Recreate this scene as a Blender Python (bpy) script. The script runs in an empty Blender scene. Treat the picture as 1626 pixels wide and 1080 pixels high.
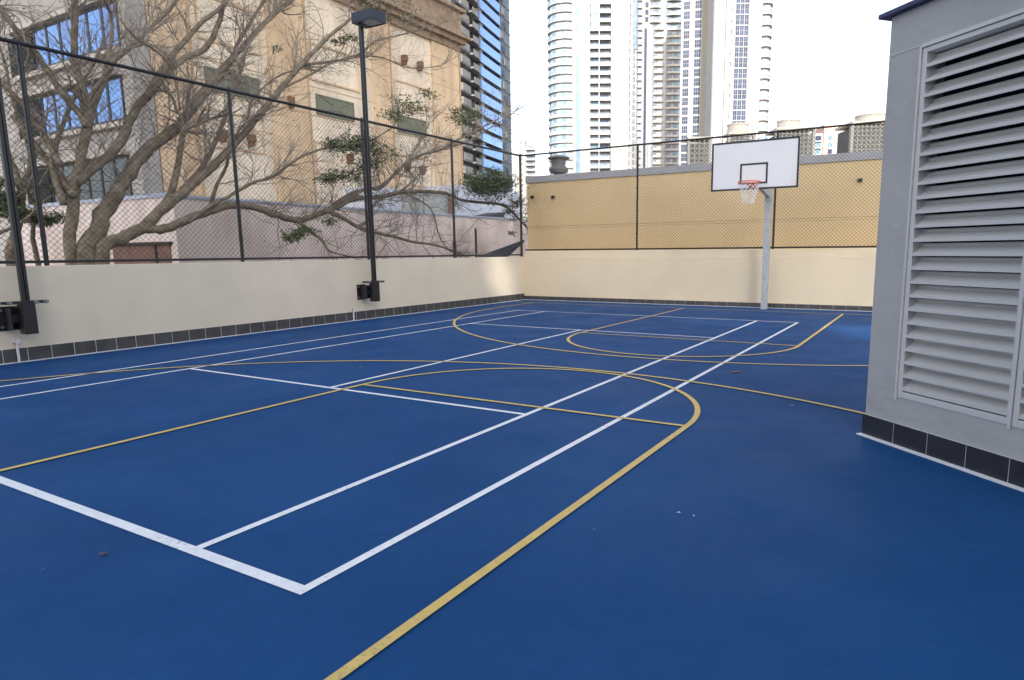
import bpy, math, random
from math import sin, cos, pi, radians as R
from mathutils import Vector as V, Matrix
random.seed(7)
scene = bpy.context.scene
COL = scene.collection
# ------------------------------------------------------------------ camera
EYE = V((0, 0, 1.42)); F_PX, CX, CY = 1033.24, 888.46, 562.9
yaw, pitch, roll = R(-29.6798), R(-8.9661), R(-0.4594)
fw = V((sin(yaw)*cos(pitch), cos(yaw)*cos(pitch), sin(pitch)))
rt0 = V((cos(yaw), -sin(yaw), 0)); up0 = rt0.cross(fw)
rt = rt0*cos(roll)+up0*sin(roll); up = up0*cos(roll)-rt0*sin(roll)
cam_d = bpy.data.cameras.new('camera'); cam = bpy.data.objects.new('camera', cam_d); COL.objects.link(cam)
m = Matrix((rt, up, -fw)).transposed().to_4x4(); m.translation = EYE
cam.matrix_world = m
cam_d.sensor_width = 36; cam_d.lens = F_PX/1626*36
cam_d.shift_x = -(CX-813)/1626; cam_d.shift_y = (CY-540)/1626
cam_d.clip_end = 6000; cam_d.clip_start = 0.05
scene.camera = cam

def ray(u, v): return fw + rt*((u-CX)/F_PX) + up*((CY-v)/F_PX)
def atx(u, v, x): d = ray(u, v); return EYE + d*(x/d.x)
def aty(u, v, y): d = ray(u, v); return EYE + d*(y/d.y)
FH = V((sin(yaw), cos(yaw), 0)).normalized(); RH = V((cos(yaw), -sin(yaw), 0)).normalized()
def atD(u, v, D): d = ray(u, v); return EYE + d*(D/d.dot(FH))

# ------------------------------------------------------------------ mesh builder
SUN_EL=32.0; sdir=V((.45,-.893,0)).normalized()*cos(R(SUN_EL))+V((0,0,sin(R(SUN_EL))))
class MB:
    def __init__(s): s.v = []; s.f = []
    def poly(s, pts):
        n = len(s.v); s.v += [tuple(p) for p in pts]; s.f.append(tuple(range(n, n+len(pts)))); return s
    def hexa(s, c):
        n = len(s.v); s.v += [tuple(p) for p in c]
        for q in ((0,3,2,1),(4,5,6,7),(0,1,5,4),(1,2,6,5),(2,3,7,6),(3,0,4,7)): s.f.append(tuple(n+i for i in q))
        return s
    def box(s, x0, x1, y0, y1, z0, z1):
        return s.hexa([(x0,y0,z0),(x1,y0,z0),(x1,y1,z0),(x0,y1,z0),(x0,y0,z1),(x1,y0,z1),(x1,y1,z1),(x0,y1,z1)])
    def obox(s, o, a, b, c, a0, a1, b0, b1, c0, c1):
        g = lambda i, j, k: o + a*i + b*j + c*k
        return s.hexa([g(a0,b0,c0),g(a1,b0,c0),g(a1,b1,c0),g(a0,b1,c0),g(a0,b0,c1),g(a1,b0,c1),g(a1,b1,c1),g(a0,b1,c1)])
    def prism(s, pts, z0, z1):
        n = len(s.v); k = len(pts)
        s.v += [(p[0],p[1],z0) for p in pts]+[(p[0],p[1],z1) for p in pts]
        s.f.append(tuple(n+i for i in reversed(range(k)))); s.f.append(tuple(n+k+i for i in range(k)))
        for i in range(k): j=(i+1)%k; s.f.append((n+i,n+j,n+k+j,n+k+i))
        return s
    def tube(s, p0, p1, r0, r1=None, n=8, cap=True):
        r1 = r0 if r1 is None else r1
        return s.sweep([V(p0),V(p1)],[r0,r1],n,cap)
    def sweep(s, P, Rr, n=8, cap=True, noise=0, closed=False):
        P=[V(p) for p in P]; base=len(s.v); k=len(P)
        t=(P[1]-P[0]).normalized(); a=t.cross(V((0,0,1)))
        if a.length<.05: a=t.cross(V((1,0,0)))
        a.normalize()
        for i in range(k):
            if closed: t=(P[(i+1)%k]-P[i-1]).normalized()
            else: t=(P[min(i+1,k-1)]-P[max(i-1,0)]).normalized()
            a=(a-t*a.dot(t)); a.normalize(); b=t.cross(a)
            for j in range(n):
                w=2*pi*j/n; rr=Rr[i]*(1+(random.uniform(-noise,noise) if noise else 0))
                s.v.append(tuple(P[i]+(a*cos(w)+b*sin(w))*rr))
        for i in range(k if closed else k-1):
            i2=(i+1)%k
            for j in range(n):
                j2=(j+1)%n; s.f.append((base+i*n+j,base+i*n+j2,base+i2*n+j2,base+i2*n+j))
        if cap and not closed:
            s.f.append(tuple(base+j for j in reversed(range(n)))); s.f.append(tuple(base+(k-1)*n+j for j in range(n)))
        return s
    def build(s, name, mat, parent=None, smooth=False, bevel=0, kind=None):
        me = bpy.data.meshes.new(name); me.from_pydata(s.v, [], s.f); me.update()
        if smooth: me.polygons.foreach_set('use_smooth', [True]*len(me.polygons))
        me.materials.append(mat)
        o = bpy.data.objects.new(name, me); COL.objects.link(o)
        if parent: o.parent = parent
        if bevel:
            b = o.modifiers.new('bevel','BEVEL'); b.width=bevel; b.segments=2; b.limit_method='ANGLE'
        if kind: o['kind']=kind
        return o
def tag(o, label, cat, group=None):
    o['label']=label; o['category']=cat
    if group: o['group']=group
    return o
def thing(name, label, cat, group=None):
    o=bpy.data.objects.new(name,None); COL.objects.link(o); o.empty_display_size=.2
    return tag(o,label,cat,group)
def rebase(root, loc):
    """put the Empty at the thing's base without moving its parts"""
    root.location = loc
    for c in root.children: c.location = V(c.location)-V(loc)

# ------------------------------------------------------------------ materials
def mat(name, col, rough=.7, metal=0, var=0, vscale=3, bump=0, bscale=60, spec=None, stain=None, col2=None):
    m=bpy.data.materials.new(name); m.use_nodes=True; nt=m.node_tree; N=nt.nodes; L=nt.links
    b=N['Principled BSDF']; b.inputs['Roughness'].default_value=rough; b.inputs['Metallic'].default_value=metal
    if spec is not None: b.inputs['Specular IOR Level'].default_value=spec
    b.inputs['Base Color'].default_value=(*col,1)
    tc=N.new('ShaderNodeTexCoord')
    if var or col2:
        n=N.new('ShaderNodeTexNoise'); n.inputs['Scale'].default_value=vscale; n.inputs['Detail'].default_value=8; n.inputs['Roughness'].default_value=.62
        L.new(tc.outputs['Object'],n.inputs['Vector'])
        r=N.new('ShaderNodeValToRGB'); e=r.color_ramp.elements; e[0].position=.3; e[1].position=.7
        c2=col2 or tuple(c*(1-var) for c in col)
        e[0].color=(*c2,1); e[1].color=(*[min(1,c*(1+var*.5)) for c in col],1)
        L.new(n.outputs['Fac'],r.inputs['Fac']); out=r.outputs['Color']
        if stain:
            mp=N.new('ShaderNodeMapping'); mp.inputs['Scale'].default_value=stain
            L.new(tc.outputs['Object'],mp.inputs['Vector'])
            n2=N.new('ShaderNodeTexNoise'); n2.inputs['Scale'].default_value=1; n2.inputs['Detail'].default_value=6
            L.new(mp.outputs[0],n2.inputs['Vector'])
            r2=N.new('ShaderNodeValToRGB'); r2.color_ramp.elements[0].position=.42; r2.color_ramp.elements[1].position=.66
            r2.color_ramp.elements[0].color=(1,1,1,1); r2.color_ramp.elements[1].color=(.72,.69,.66,1)
            L.new(n2.outputs['Fac'],r2.inputs['Fac'])
            mx=N.new('ShaderNodeMixRGB'); mx.blend_type='MULTIPLY'; mx.inputs[0].default_value=.8
            L.new(out,mx.inputs[1]); L.new(r2.outputs[0],mx.inputs[2]); out=mx.outputs[0]
        L.new(out,b.inputs['Base Color'])
    if bump:
        n=N.new('ShaderNodeTexNoise'); n.inputs['Scale'].default_value=bscale; n.inputs['Detail'].default_value=6
        L.new(tc.outputs['Object'],n.inputs['Vector'])
        bp=N.new('ShaderNodeBump'); bp.inputs['Strength'].default_value=bump; bp.inputs['Distance'].default_value=.01
        L.new(n.outputs['Fac'],bp.inputs['Height']); L.new(bp.outputs[0],b.inputs['Normal'])
    return m
def floor_mat():
    m=bpy.data.materials.new('blue_acrylic'); m.use_nodes=True; nt=m.node_tree; N=nt.nodes; L=nt.links
    b=N['Principled BSDF']; tc=N.new('ShaderNodeTexCoord')
    def noise(sc,det=8,ro=.6,mp=None):
        n=N.new('ShaderNodeTexNoise'); n.inputs['Scale'].default_value=sc; n.inputs['Detail'].default_value=det; n.inputs['Roughness'].default_value=ro
        if mp:
            q=N.new('ShaderNodeMapping'); q.inputs['Scale'].default_value=mp[0]; q.inputs['Rotation'].default_value=(0,0,mp[1]); L.new(tc.outputs['Object'],q.inputs['Vector']); L.new(q.outputs[0],n.inputs['Vector'])
        else: L.new(tc.outputs['Object'],n.inputs['Vector'])
        return n
    def ramp(src,a,b_,ca,cb):
        r=N.new('ShaderNodeValToRGB'); r.color_ramp.elements[0].position=a; r.color_ramp.elements[1].position=b_
        r.color_ramp.elements[0].color=(*ca,1); r.color_ramp.elements[1].color=(*cb,1); L.new(src,r.inputs['Fac']); return r.outputs['Color']
    def mix(f,a,b_,t='MIX'):
        x=N.new('ShaderNodeMixRGB'); x.blend_type=t
        if isinstance(f,float): x.inputs[0].default_value=f
        else: L.new(f,x.inputs[0])
        for i,c in ((1,a),(2,b_)):
            if isinstance(c,tuple): x.inputs[i].default_value=(*c,1)
            else: L.new(c,x.inputs[i])
        return x.outputs[0]
    base=ramp(noise(.7).outputs['Fac'],.3,.7,BLUE_A,BLUE_B)
    mot=ramp(noise(9,10,.7).outputs['Fac'],.35,.7,(.93,.93,.94),(1.05,1.05,1.04))
    c=mix(1.0,base,mot,'MULTIPLY')
    scr=ramp(noise(1.2,9,.7,((1,14,1),.5)).outputs['Fac'],.66,.74,(0,0,0),(1,1,1))
    c=mix(mix(1.0,scr,(.22,.22,.22),'MULTIPLY'),c,(.25,.33,.42))
    # pale specks and dark marks
    v=N.new('ShaderNodeTexVoronoi'); v.inputs['Scale'].default_value=1.5; L.new(tc.outputs['Object'],v.inputs['Vector'])
    sp=ramp(v.outputs['Distance'],.014,.026,(1,1,1),(0,0,0))
    c=mix(mix(1.0,sp,(.55,.55,.55),'MULTIPLY'),c,(.5,.55,.6))
    v2=N.new('ShaderNodeTexVoronoi'); v2.inputs['Scale'].default_value=5; L.new(tc.outputs['Object'],v2.inputs['Vector'])
    sp2=ramp(v2.outputs['Distance'],.025,.05,(1,1,1),(0,0,0)); gate=ramp(noise(.9,3).outputs['Fac'],.5,.6,(0,0,0),(.4,.4,.4))
    c=mix(mix(1.0,sp2,gate,'MULTIPLY'),c,(.3,.36,.42))
    fine=ramp(noise(60,6,.8).outputs['Fac'],.3,.7,(.90,.90,.91),(1.1,1.1,1.09)); c=mix(1.0,c,fine,'MULTIPLY')
    dk=ramp(noise(2.1,10,.75,((3,1,1),-.6)).outputs['Fac'],.64,.72,(0,0,0),(1,1,1))
    c=mix(mix(1.0,dk,(.12,.12,.12),'MULTIPLY'),c,(.012,.02,.04))
    L.new(c,b.inputs['Base Color'])
    rr=ramp(noise(1.6,6).outputs['Fac'],.3,.7,(.5,)*3,(.65,)*3); L.new(rr,b.inputs['Roughness'])
    b.inputs['Specular IOR Level'].default_value=.06
    n=noise(140,4); bp=N.new('ShaderNodeBump'); bp.inputs['Strength'].default_value=.25; bp.inputs['Distance'].default_value=.003
    L.new(n.outputs['Fac'],bp.inputs['Height']); L.new(bp.outputs[0],b.inputs['Normal'])
    return m
BLUE_A=(.008,.050,.155); BLUE_B=(.013,.068,.20)
M={}
M['floor']=floor_mat()
M['white_line']=mat('white_line_paint',(.72,.74,.78),.55,var=.12,vscale=12,bump=.15,bscale=140)
M['yellow_line']=mat('yellow_line_paint',(.60,.43,.13),.55,var=.14,vscale=12,bump=.15,bscale=140)
M['cream']=mat('cream_render',(.66,.58,.455),.85,var=.09,vscale=.9,bump=.25,bscale=45)
M['cream2']=mat('cream_render_end',(.72,.61,.44),.85,var=.06,vscale=1.1,bump=.25,bscale=45)
M['coping']=mat('pale_coping',(.66,.62,.55),.8,var=.1,vscale=4)
M['tile']=mat('dark_tile',(.062,.058,.058),.45,var=.45,vscale=4,bump=.05)
M['tile_black']=mat('black_tile',(.026,.027,.034),.4,var=.3,vscale=5)
M['grout']=mat('pale_grout',(.45,.45,.45),.8)
M['sealant']=mat('white_sealant',(.70,.72,.76),.6,var=.1,vscale=20)
M['black']=mat('black_powder_coat',(.012,.012,.015),.35,var=.2,vscale=8)
M['navy']=mat('dark_navy_paint',(.007,.012,.032),.4)
M['bolt']=mat('zinc_bolt',(.25,.25,.26),.4,.8)
M['wire']=mat('black_vinyl_wire',(.014,.013,.013),.5)
M['galv']=mat('galvanised_steel',(.42,.45,.48),.5,.35,var=.2,vscale=14)
M['board']=mat('white_backboard',(.66,.67,.70),.35,var=.03,vscale=2)
M['board_line']=mat('black_board_line',(.02,.02,.03),.5)
M['orange']=mat('orange_rim',(.65,.10,.04),.45)
M['net']=mat('white_net_cord',(.75,.75,.75),.8)
M['pinkmark']=mat('faded_pink_sticker',(.75,.45,.45),.6)
M['greymark']=mat('grey_print',(.35,.38,.5),.6)
M['lou_wall']=mat('grey_render',(.41,.405,.40),.75,var=.10,vscale=1.5,bump=1.0,bscale=9)
M['louvre']=mat('grey_louvre_paint',(.56,.55,.54),.42,var=.07,vscale=1.6)
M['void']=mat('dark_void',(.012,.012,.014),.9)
M['roof_dark']=mat('dark_roof_edge',(.03,.035,.10),.5)
M['pink']=mat('pinkish_render',(.80,.67,.62),.9,var=.14,vscale=.8,bump=.3,bscale=20,stain=(1.2,1.2,.35))
M['pinkcap']=mat('pale_blue_coping',(.45,.50,.60),.7,var=.1)
M['brown']=mat('rust_brown_board',(.20,.11,.08),.8,var=.3)
M['beige']=mat('beige_render',(.80,.69,.55),.9,var=.06,vscale=.7,bump=.2,bscale=9,stain=(.8,.8,.15))
M['tan']=mat('tan_render',(.68,.51,.34),.9,var=.08,vscale=.7,bump=.2,bscale=9,stain=(.9,.9,.15))
M['groove']=mat('tan_groove',(.48,.34,.21),.9)
M['cornice']=mat('weathered_cornice',(.34,.25,.18),.9,var=.4,vscale=2.5,bump=.5,bscale=6,stain=(2,2,.4))
M['greywall']=mat('grey_facade',(.36,.34,.32),.9,var=.12,vscale=.8,bump=.2,bscale=9)
M['ledge']=mat('pale_ledge',(.46,.42,.38),.9,var=.15)
M['vent']=mat('sage_vent',(.16,.17,.12),.7,var=.1)
M['frame_dk']=mat('dark_window_frame',(.02,.025,.035),.4)
M['glass_sky']=mat('sky_glass',(.22,.38,.72),.04,.95,bump=.05,bscale=1.2)
M['glass_dark']=mat('dark_glass',(.02,.03,.045),.06,0,spec=.9)
M['bracket']=mat('rust_bracket',(.17,.09,.05),.8)
M['neigh']=mat('sandy_yellow_render',(.80,.60,.34),.9,var=.05,vscale=.9,bump=.3,bscale=30)
M['neighcap']=mat('grey_parapet',(.42,.42,.44),.8,var=.08)
M['screen']=mat('precast_screen',(.36,.37,.36),.85)
M['drum']=mat('pale_drum',(.62,.58,.52),.7,var=.05)
M['cowl']=mat('zinc_cowl',(.16,.17,.18),.6,.3)
M['tw_white']=mat('tower_white',(.40,.40,.40),.8,var=.03,vscale=.05)
M['tw_cream']=mat('tower_cream',(.45,.43,.40),.8,var=.03,vscale=.05)
M['tw_tan']=mat('tower_tan',(.50,.44,.35),.85,var=.04,vscale=.05)
M['tw_tan2']=mat('tower_dark_tan',(.38,.33,.27),.85)
M['tw_glass']=mat('tower_glass_blue',(.035,.055,.11),.45,.0,spec=.25,var=.5,vscale=.35)
M['tw_cyan']=mat('tower_glass_cyan',(.17,.28,.38),.4,.0,spec=.3,var=.4,vscale=.3)
M['tw_rec']=mat('balcony_recess',(.20,.235,.28),.5,var=.5,vscale=.5,spec=.3)
M['tw_rail']=mat('balcony_glass_rail',(.24,.32,.40),.4,.0,spec=.3,var=.2,vscale=.4)
M['dk_body']=mat('dark_tower_wall',(.07,.08,.10),.5,var=.4,vscale=.2)
M['dk_slab']=mat('dark_tower_slab',(.20,.21,.23),.6)
M['dk_grey']=mat('tower_grey_panel',(.20,.195,.19),.6,var=.25,vscale=.2)
M['dk_ret']=mat('tower_return_wall',(.10,.13,.17),.5,var=.5,vscale=.3)
M['pinkapt']=mat('salmon_render',(.62,.40,.36),.85)
M['bark']=mat('grey_bark',(.29,.235,.17),.92,col2=(.10,.078,.052),vscale=7,bump=.8,bscale=22)
M['twig']=mat('pale_twig',(.34,.29,.24),.9,col2=(.17,.135,.11),vscale=3)
M['leaf']=mat('dull_green_leaf',(.23,.27,.13),.55,col2=(.09,.12,.05),vscale=2.5)
M['deadleaf']=mat('dry_brown_leaf',(.20,.10,.05),.8)
M['ground']=mat('dull_ground',(.13,.11,.09),.95,var=.3,vscale=.4)
M['bedsoil']=mat('bed_soil',(.06,.05,.035),.95,var=.4,vscale=3,bump=.8,bscale=20)
M['rooftile']=mat('dark_roof_tile',(.035,.038,.045),.7,var=.2)
M['annex']=mat('annex_white',(.58,.62,.72),.8,var=.06,vscale=.5)
M['annexgreen']=mat('pale_grey_green_panel',(.40,.44,.42),.8,var=.08)
M['post']=mat('rusty_post',(.05,.035,.03),.8)
M['pipe']=mat('white_conduit',(.62,.63,.66),.5)

def wear(m,under,amount=.45):
    nt=m.node_tree; N=nt.nodes; L=nt.links; b=N['Principled BSDF']; src=b.inputs['Base Color'].links[0].from_socket
    tc=N.new('ShaderNodeTexCoord'); n1=N.new('ShaderNodeTexNoise'); n1.inputs['Scale'].default_value=38; n1.inputs['Detail'].default_value=8; n1.inputs['Roughness'].default_value=.7
    n2=N.new('ShaderNodeTexNoise'); n2.inputs['Scale'].default_value=1.3
    L.new(tc.outputs['Object'],n1.inputs['Vector']); L.new(tc.outputs['Object'],n2.inputs['Vector'])
    ad=N.new('ShaderNodeMath'); ad.operation='MULTIPLY_ADD'; ad.inputs[1].default_value=.35; L.new(n2.outputs['Fac'],ad.inputs[0]); L.new(n1.outputs['Fac'],ad.inputs[2])
    r=N.new('ShaderNodeValToRGB'); r.color_ramp.elements[0].position=.76; r.color_ramp.elements[1].position=.86; r.color_ramp.elements[0].color=(0,0,0,1); r.color_ramp.elements[1].color=(amount,)*3+(1,)
    L.new(ad.outputs[0],r.inputs['Fac']); mx=N.new('ShaderNodeMixRGB'); L.new(r.outputs[0],mx.inputs[0]); L.new(src,mx.inputs[1]); mx.inputs[2].default_value=(*under,1); L.new(mx.outputs[0],b.inputs['Base Color'])
wear(M['white_line'],(.03,.09,.22),.6); wear(M['yellow_line'],(.03,.09,.2),.5)
wear(M['cream'],(.40,.35,.28),.12); wear(M['cream2'],(.42,.36,.28),.12)
# ------------------------------------------------------------------ setting
def struct(mb,name,mt): return mb.build(name,mt,kind='structure')
WX, WY = -10.66, 16.58           # inner faces of the side wall and the end wall
struct(MB().poly([(-3000,-3000,-.6),(3000,-3000,-.6),(3000,3000,-.6),(-3000,3000,-.6)]),'ground',M['ground'])
struct(MB().box(WX-.25,9,-9,WY+.2,-.55,0),'court_floor',M['floor'])
struct(MB().box(-21.8,WX-.26,-8,30,-.59,-.3),'garden_bed',M['bedsoil'])
# tennis lines
Zl=.004; LW=.05
XL2,XL1,XC,XR1,XR2=-8.82,-8.046,-5.52,-3.028,-2.239
YN,YS1,YS2,YF=1.70,4.712,10.473,13.423
wl=MB()
def strip(mb,x0,y0,x1,y1,z,w):
    a=V((x0,y0,0)); b=V((x1,y1,0)); d=(b-a).normalized(); n=V((-d.y,d.x,0))*w/2; zz=V((0,0,z))
    mb.poly([a-n+zz,b-n+zz,b+n+zz,a+n+zz])
h=LW/2
for x in (XL2,XR2): strip(wl,x,YN-h-.006,x,YF+h,Zl,LW)
for x in (XL1,XR1): strip(wl,x,YN+h+.006,x,YF-h,Zl,LW)
strip(wl,XL2+h,YN,XR2-h,YN,Zl,LW+.012); strip(wl,XL2+h,YF,XR2-h,YF,Zl,LW)
for y in (YS1,YS2): strip(wl,XL1+h,y,XR1-h,y,Zl,LW)
strip(wl,XC,YS1+h,XC,YS2-h,Zl,LW)
struct(wl,'tennis_court_markings',M['white_line'])
yl=MB(); KX=-3.486; KW=1.832; Zy=.008
YFT,YFT2,YB,YB0=4.987,10.10,15.611,-.5
def arc(mb,cx,cy,r,a0,a1,z,w,n=72):
    for i in range(n):
        a=a0+(a1-a0)*i/n; b=a0+(a1-a0)*(i+1)/n
        mb.poly([(cx+(r-w/2)*cos(a),cy+(r-w/2)*sin(a),z),(cx+(r+w/2)*cos(a),cy+(r+w/2)*sin(a),z),(cx+(r+w/2)*cos(b),cy+(r+w/2)*sin(b),z),(cx+(r-w/2)*cos(b),cy+(r-w/2)*sin(b),z)])
for s in (-1,1):
    strip(yl,KX+s*KW,YB0,KX+s*KW,YFT,Zy,LW); strip(yl,KX+s*KW,YFT2,KX+s*KW,YB-h,Zy,LW)
arc(yl,KX,YFT,KW,0,pi,Zy,LW); arc(yl,KX,YFT2,KW,pi,2*pi,Zy,LW)
strip(yl,KX-KW+h,YFT,KX+KW-h,YFT,Zy,LW*.9); strip(yl,KX-KW+h,YFT2,KX+KW-h,YFT2,Zy,LW*.9)
strip(yl,WX+.35,YB,3.5,YB,Zy,LW*.9)
arc(yl,KX,.66,6.25,R(-10),R(190),Zy,LW,120); 
arc(yl,KX,14.27,6.25,R(180),R(360),Zy,LW,120)
for s in (-1,1): strip(yl,KX+s*6.25,14.27,KX+s*6.25,YB-h,Zy,LW)
struct(yl,'basketball_court_markings',M['yellow_line'])
# dry leaves on the floor
for i,(u,v,lab,sc) in enumerate(((1170,592,'curled dry brown leaf on the blue floor left of the grey louvred building',1.2),(165,882,'small dry leaf scrap on the blue floor near the left front of the court',.35),(1078,817,'pale paper scrap on the blue floor right of the yellow key line',.22),(1102,822,'tiny pale scrap beside a slightly larger scrap right of the yellow key line',.17))):
    d=ray(u,v); p=EYE+d*(-EYE.z/d.z); mb=MB()
    for k in range(3):
        a=random.uniform(0,pi); L_=.05*sc; w=.018*sc; e=V((cos(a),sin(a),0)); n=V((-e.y,e.x,0)); q=p+V((random.uniform(-.03,.03)*sc,random.uniform(-.02,.02)*sc,.009))
        mb.poly([q-e*L_,q+n*w+V((0,0,.004)),q+e*L_+V((0,0,.014*sc)),q-n*w+V((0,0,.006))])
    tag(mb.build('dry_leaf' if i<2 else 'paper_scrap',M['deadleaf'] if i<2 else M['sealant']),lab,'leaf' if i<2 else 'scrap')

# side wall
t=thing('perimeter_wall','cream rendered side wall with dark tile skirting under the long fence','wall')
MB().box(WX-.2,WX,-8,WY+.2,-.5,1.285).build('wall',M['cream'],t,bevel=.008)
tb=MB(); y=-8
while y<WY-.03:
    y2=min(y+.277,WY-.014); tb.box(WX+.001,WX+.014,y+.004,y2-.004,.012,.19); y+=.28
tb.build('skirting_tiles',M['tile'],t); MB().box(WX+.0005,WX+.010,-8,WY-.014,.001,.192).build('grout',M['grout'],t)
MB().box(WX+.0005,WX+.045,-8,WY-.045,.0005,.006).build('sealant_strip',M['sealant'],t)
t=thing('end_wall','cream rendered end wall with dark tile skirting behind the hoop','wall')
MB().box(WX,6,WY,WY+.2,-.5,1.235).build('wall',M['cream2'],t)
MB().box(WX+.002,6,WY+.03,WY+.28,1.235,1.44).build('upstand',M['cream2'],t,bevel=.01)
tb=MB(); x=WX+.002
while x<6: tb.box(x+.003,x+.277,WY-.014,WY-.001,.012,.12); x+=.28
tb.build('skirting_tiles',M['tile'],t); MB().box(WX+.002,6,WY-.010,WY-.0005,.001,.122).build('grout',M['grout'],t)
MB().box(WX+.002,6,WY-.045,WY-.0005,.0005,.006).build('sealant_strip',M['sealant'],t)

# ------------------------------------------------------------------ chain link fences
def chain(mb, o, ax, L, z0, z1, pitch, r):
    """interlocked zigzag wires, built as crossing diagonals at two depths"""
    nrm=ax.cross(V((0,0,1))); H=z1-z0; n=0
    for sgn in (1,-1):
        k=-H
        while k<L:
            a0=max(k,0); a1=min(k+H,L)
            if a1-a0>.02:
                if sgn==1: p=o+ax*a0+V((0,0,z0+(a0-k))); q=o+ax*a1+V((0,0,z0+(a1-k)))
                else: p=o+ax*a0+V((0,0,z1-(a0-k))); q=o+ax*a1+V((0,0,z1-(a1-k)))
                off=nrm*(r*.9*sgn); mb.sweep([p+off,q+off],[r,r],4,False)
            k+=pitch
FZ0,FZ1=1.34,4.22
FXP=WX-.10
t=thing('chain_link_fence','black chain link fence on the cream side wall in front of the bare tree','fence')
mb=MB(); chain(mb,V((FXP,-2,0)),V((0,1,0)),WY+.1+2,FZ0,FZ1,.086,.0026); mb.build('wire_mesh',M['wire'],t)
for y in (-1.6,1.42,4.45,7.46,10.5,13.5,WY+.1):
    w=MB(); r=.031 if y<16 else .036
    w.tube((FXP-.03,y,1.2),(FXP-.03,y,FZ1+.02),r,n=12); w.tube((FXP-.03,y,FZ1+.02),(FXP-.03,y,FZ1+.05),r*1.2,r*.6,n=12)
    for zz in (1.7,2.3,2.9,3.5,4.0): w.tube((FXP-.03,y,zz-.012),(FXP-.03,y,zz+.012),r*1.25,n=12)
    w.build('post',M['black'],t,smooth=False)
MB().tube((FXP-.02,-2,FZ1),(FXP-.02,WY+.1,FZ1),.028,n=12).build('top_rail',M['black'],t)
MB().tube((FXP-.02,-2,FZ0),(FXP-.02,WY+.1,FZ0),.021,n=12).build('bottom_rail',M['black'],t)
MB().tube((FXP,-2,2.35),(FXP,WY+.1,2.35),.0035,n=5).build('tension_wire',M['wire'],t)
t=thing('chain_link_fence','black chain link fence on the end wall behind the basketball hoop','fence')
EY=WY+.13
mb=MB(); chain(mb,V((WX-.1,EY,0)),V((1,0,0)),14,1.50,4.22,.086,.0026); mb.build('wire_mesh',M['wire'],t)
for x,zb in ((-7.04,1.42),(-3.44,1.24),(.1,1.42)):
    w=MB(); w.tube((x,EY-.06,zb),(x,EY-.06,4.24),.026,n=12)
    for zz in (1.9,2.5,3.1,3.7,4.1): w.tube((x,EY-.06,zz-.012),(x,EY-.06,zz+.012),.033,n=12)
    w.build('post',M['black'],t)
MB().tube((WX-.1,EY-.02,4.22),(3.4,EY-.02,4.22),.023,n=12).build('top_rail',M['black'],t)
MB().tube((WX,EY-.02,1.48),(3.4,EY-.02,1.48),.021,n=12).build('bottom_rail',M['black'],t)
MB().tube((WX,EY,2.16),(3.4,EY,2.16),.0035,n=5).build('tension_wire',M['wire'],t)

# ------------------------------------------------------------------ lamp posts on the side wall
def lamp_post(y, label, ztop):
    t=thing('lamp_post',label,'lamp post','lamp posts clamped to the side wall')
    px=WX+.30
    w=MB()
    for s in (-1,1): w.box(px-.035,px+.035,y+s*.024-.018,y+s*.024+.018,.62,ztop-.02)
    w.box(px-.022,px+.022,y-.0055,y+.0055,.62,ztop-.02)
    w.build('pole',M['black'],t,bevel=.006)
    MB().box(px-.075,px+.075,y-.075,y+.075,.40,.80).build('sleeve',M['black'],t,bevel=.006)
    mb=MB().box(WX+.002,WX+.014,y-.22,y+.02,.44,.76).box(WX+.014,px-.076,y-.155,y-.14,.46,.74).box(WX+.014,px-.076,y-.03,y-.015,.46,.74).box(WX+.016,px-.077,y-.139,y-.031,.55,.65)
    br=mb.build('wall_bracket',M['black'],t,bevel=.002)
    for zz in (.49,.71):
        w=MB(); w.tube((WX+.014,y-.185,zz),(WX+.036,y-.185,zz),.021,n=6).tube((WX+.036,y-.185,zz),(WX+.055,y-.185,zz),.011,n=8); w.build('bolt',M['bolt'],br)
    w=MB().box(px+.04,px+.058,y-.24,y+.24,.80,.835).box(px-.10,px-.045,y-.24,y+.24,.80,.835)
    cb=w.build('clamp_bar',M['black'],t,bevel=.003)
    for dy in (-.2,.2,0.09):
        w=MB().tube((px-.12,y+dy,.818),(px+.10,y+dy,.818),.012,n=8).tube((px+.058,y+dy,.818),(px+.078,y+dy,.818),.03,n=6); w.build('bolt',M['bolt'],cb)
    # head, reaching out over the court
    hz=ztop; a=V((1,0,0)); b=V((0,1,0)); c=V((0,0,1)); o=V((px,y,hz))
    hd=MB()
    pts=[(-.09,0),(.44,0),(.44,.24),(-.09,.24)]
    x0,x1,y0,y1,z0,z1=-.06,.50,-.19,.19,0,.20
    hd.obox(o,a,b,c,x0,x1,y0,y1,.03,z1)
    hd.obox(o,a,b,c,x0,x0+.16,y0,y1,-.001,.0295); hd.obox(o,a,b,c,x1-.025,x1,y0,y1,-.001,.0295)
    hd.obox(o,a,b,c,x0+.161,x1-.026,y0,y0+.025,-.001,.0295); hd.obox(o,a,b,c,x0+.161,x1-.026,y1-.025,y1,-.001,.0295)
    head=hd.build('lamp_head',M['navy'],t,bevel=.004)
    MB().obox(o,a,b,c,x0+.165,x1-.03,y0+.03,y1-.03,.012,.027).build('lens',M['lens'],head)
    rebase(t,(px,y,.4)); return t
M['lens']=mat('lamp_lens',(.35,.35,.33),.15,0,var=.5,vscale=14,spec=.8)
lamp_post(3.98,'near black lamp post clamped to the cream wall at the left edge of the court',5.95)
lamp_post(10.2,'black lamp post with boxy head in view, clamped to the middle of the side wall',5.95)
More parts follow.
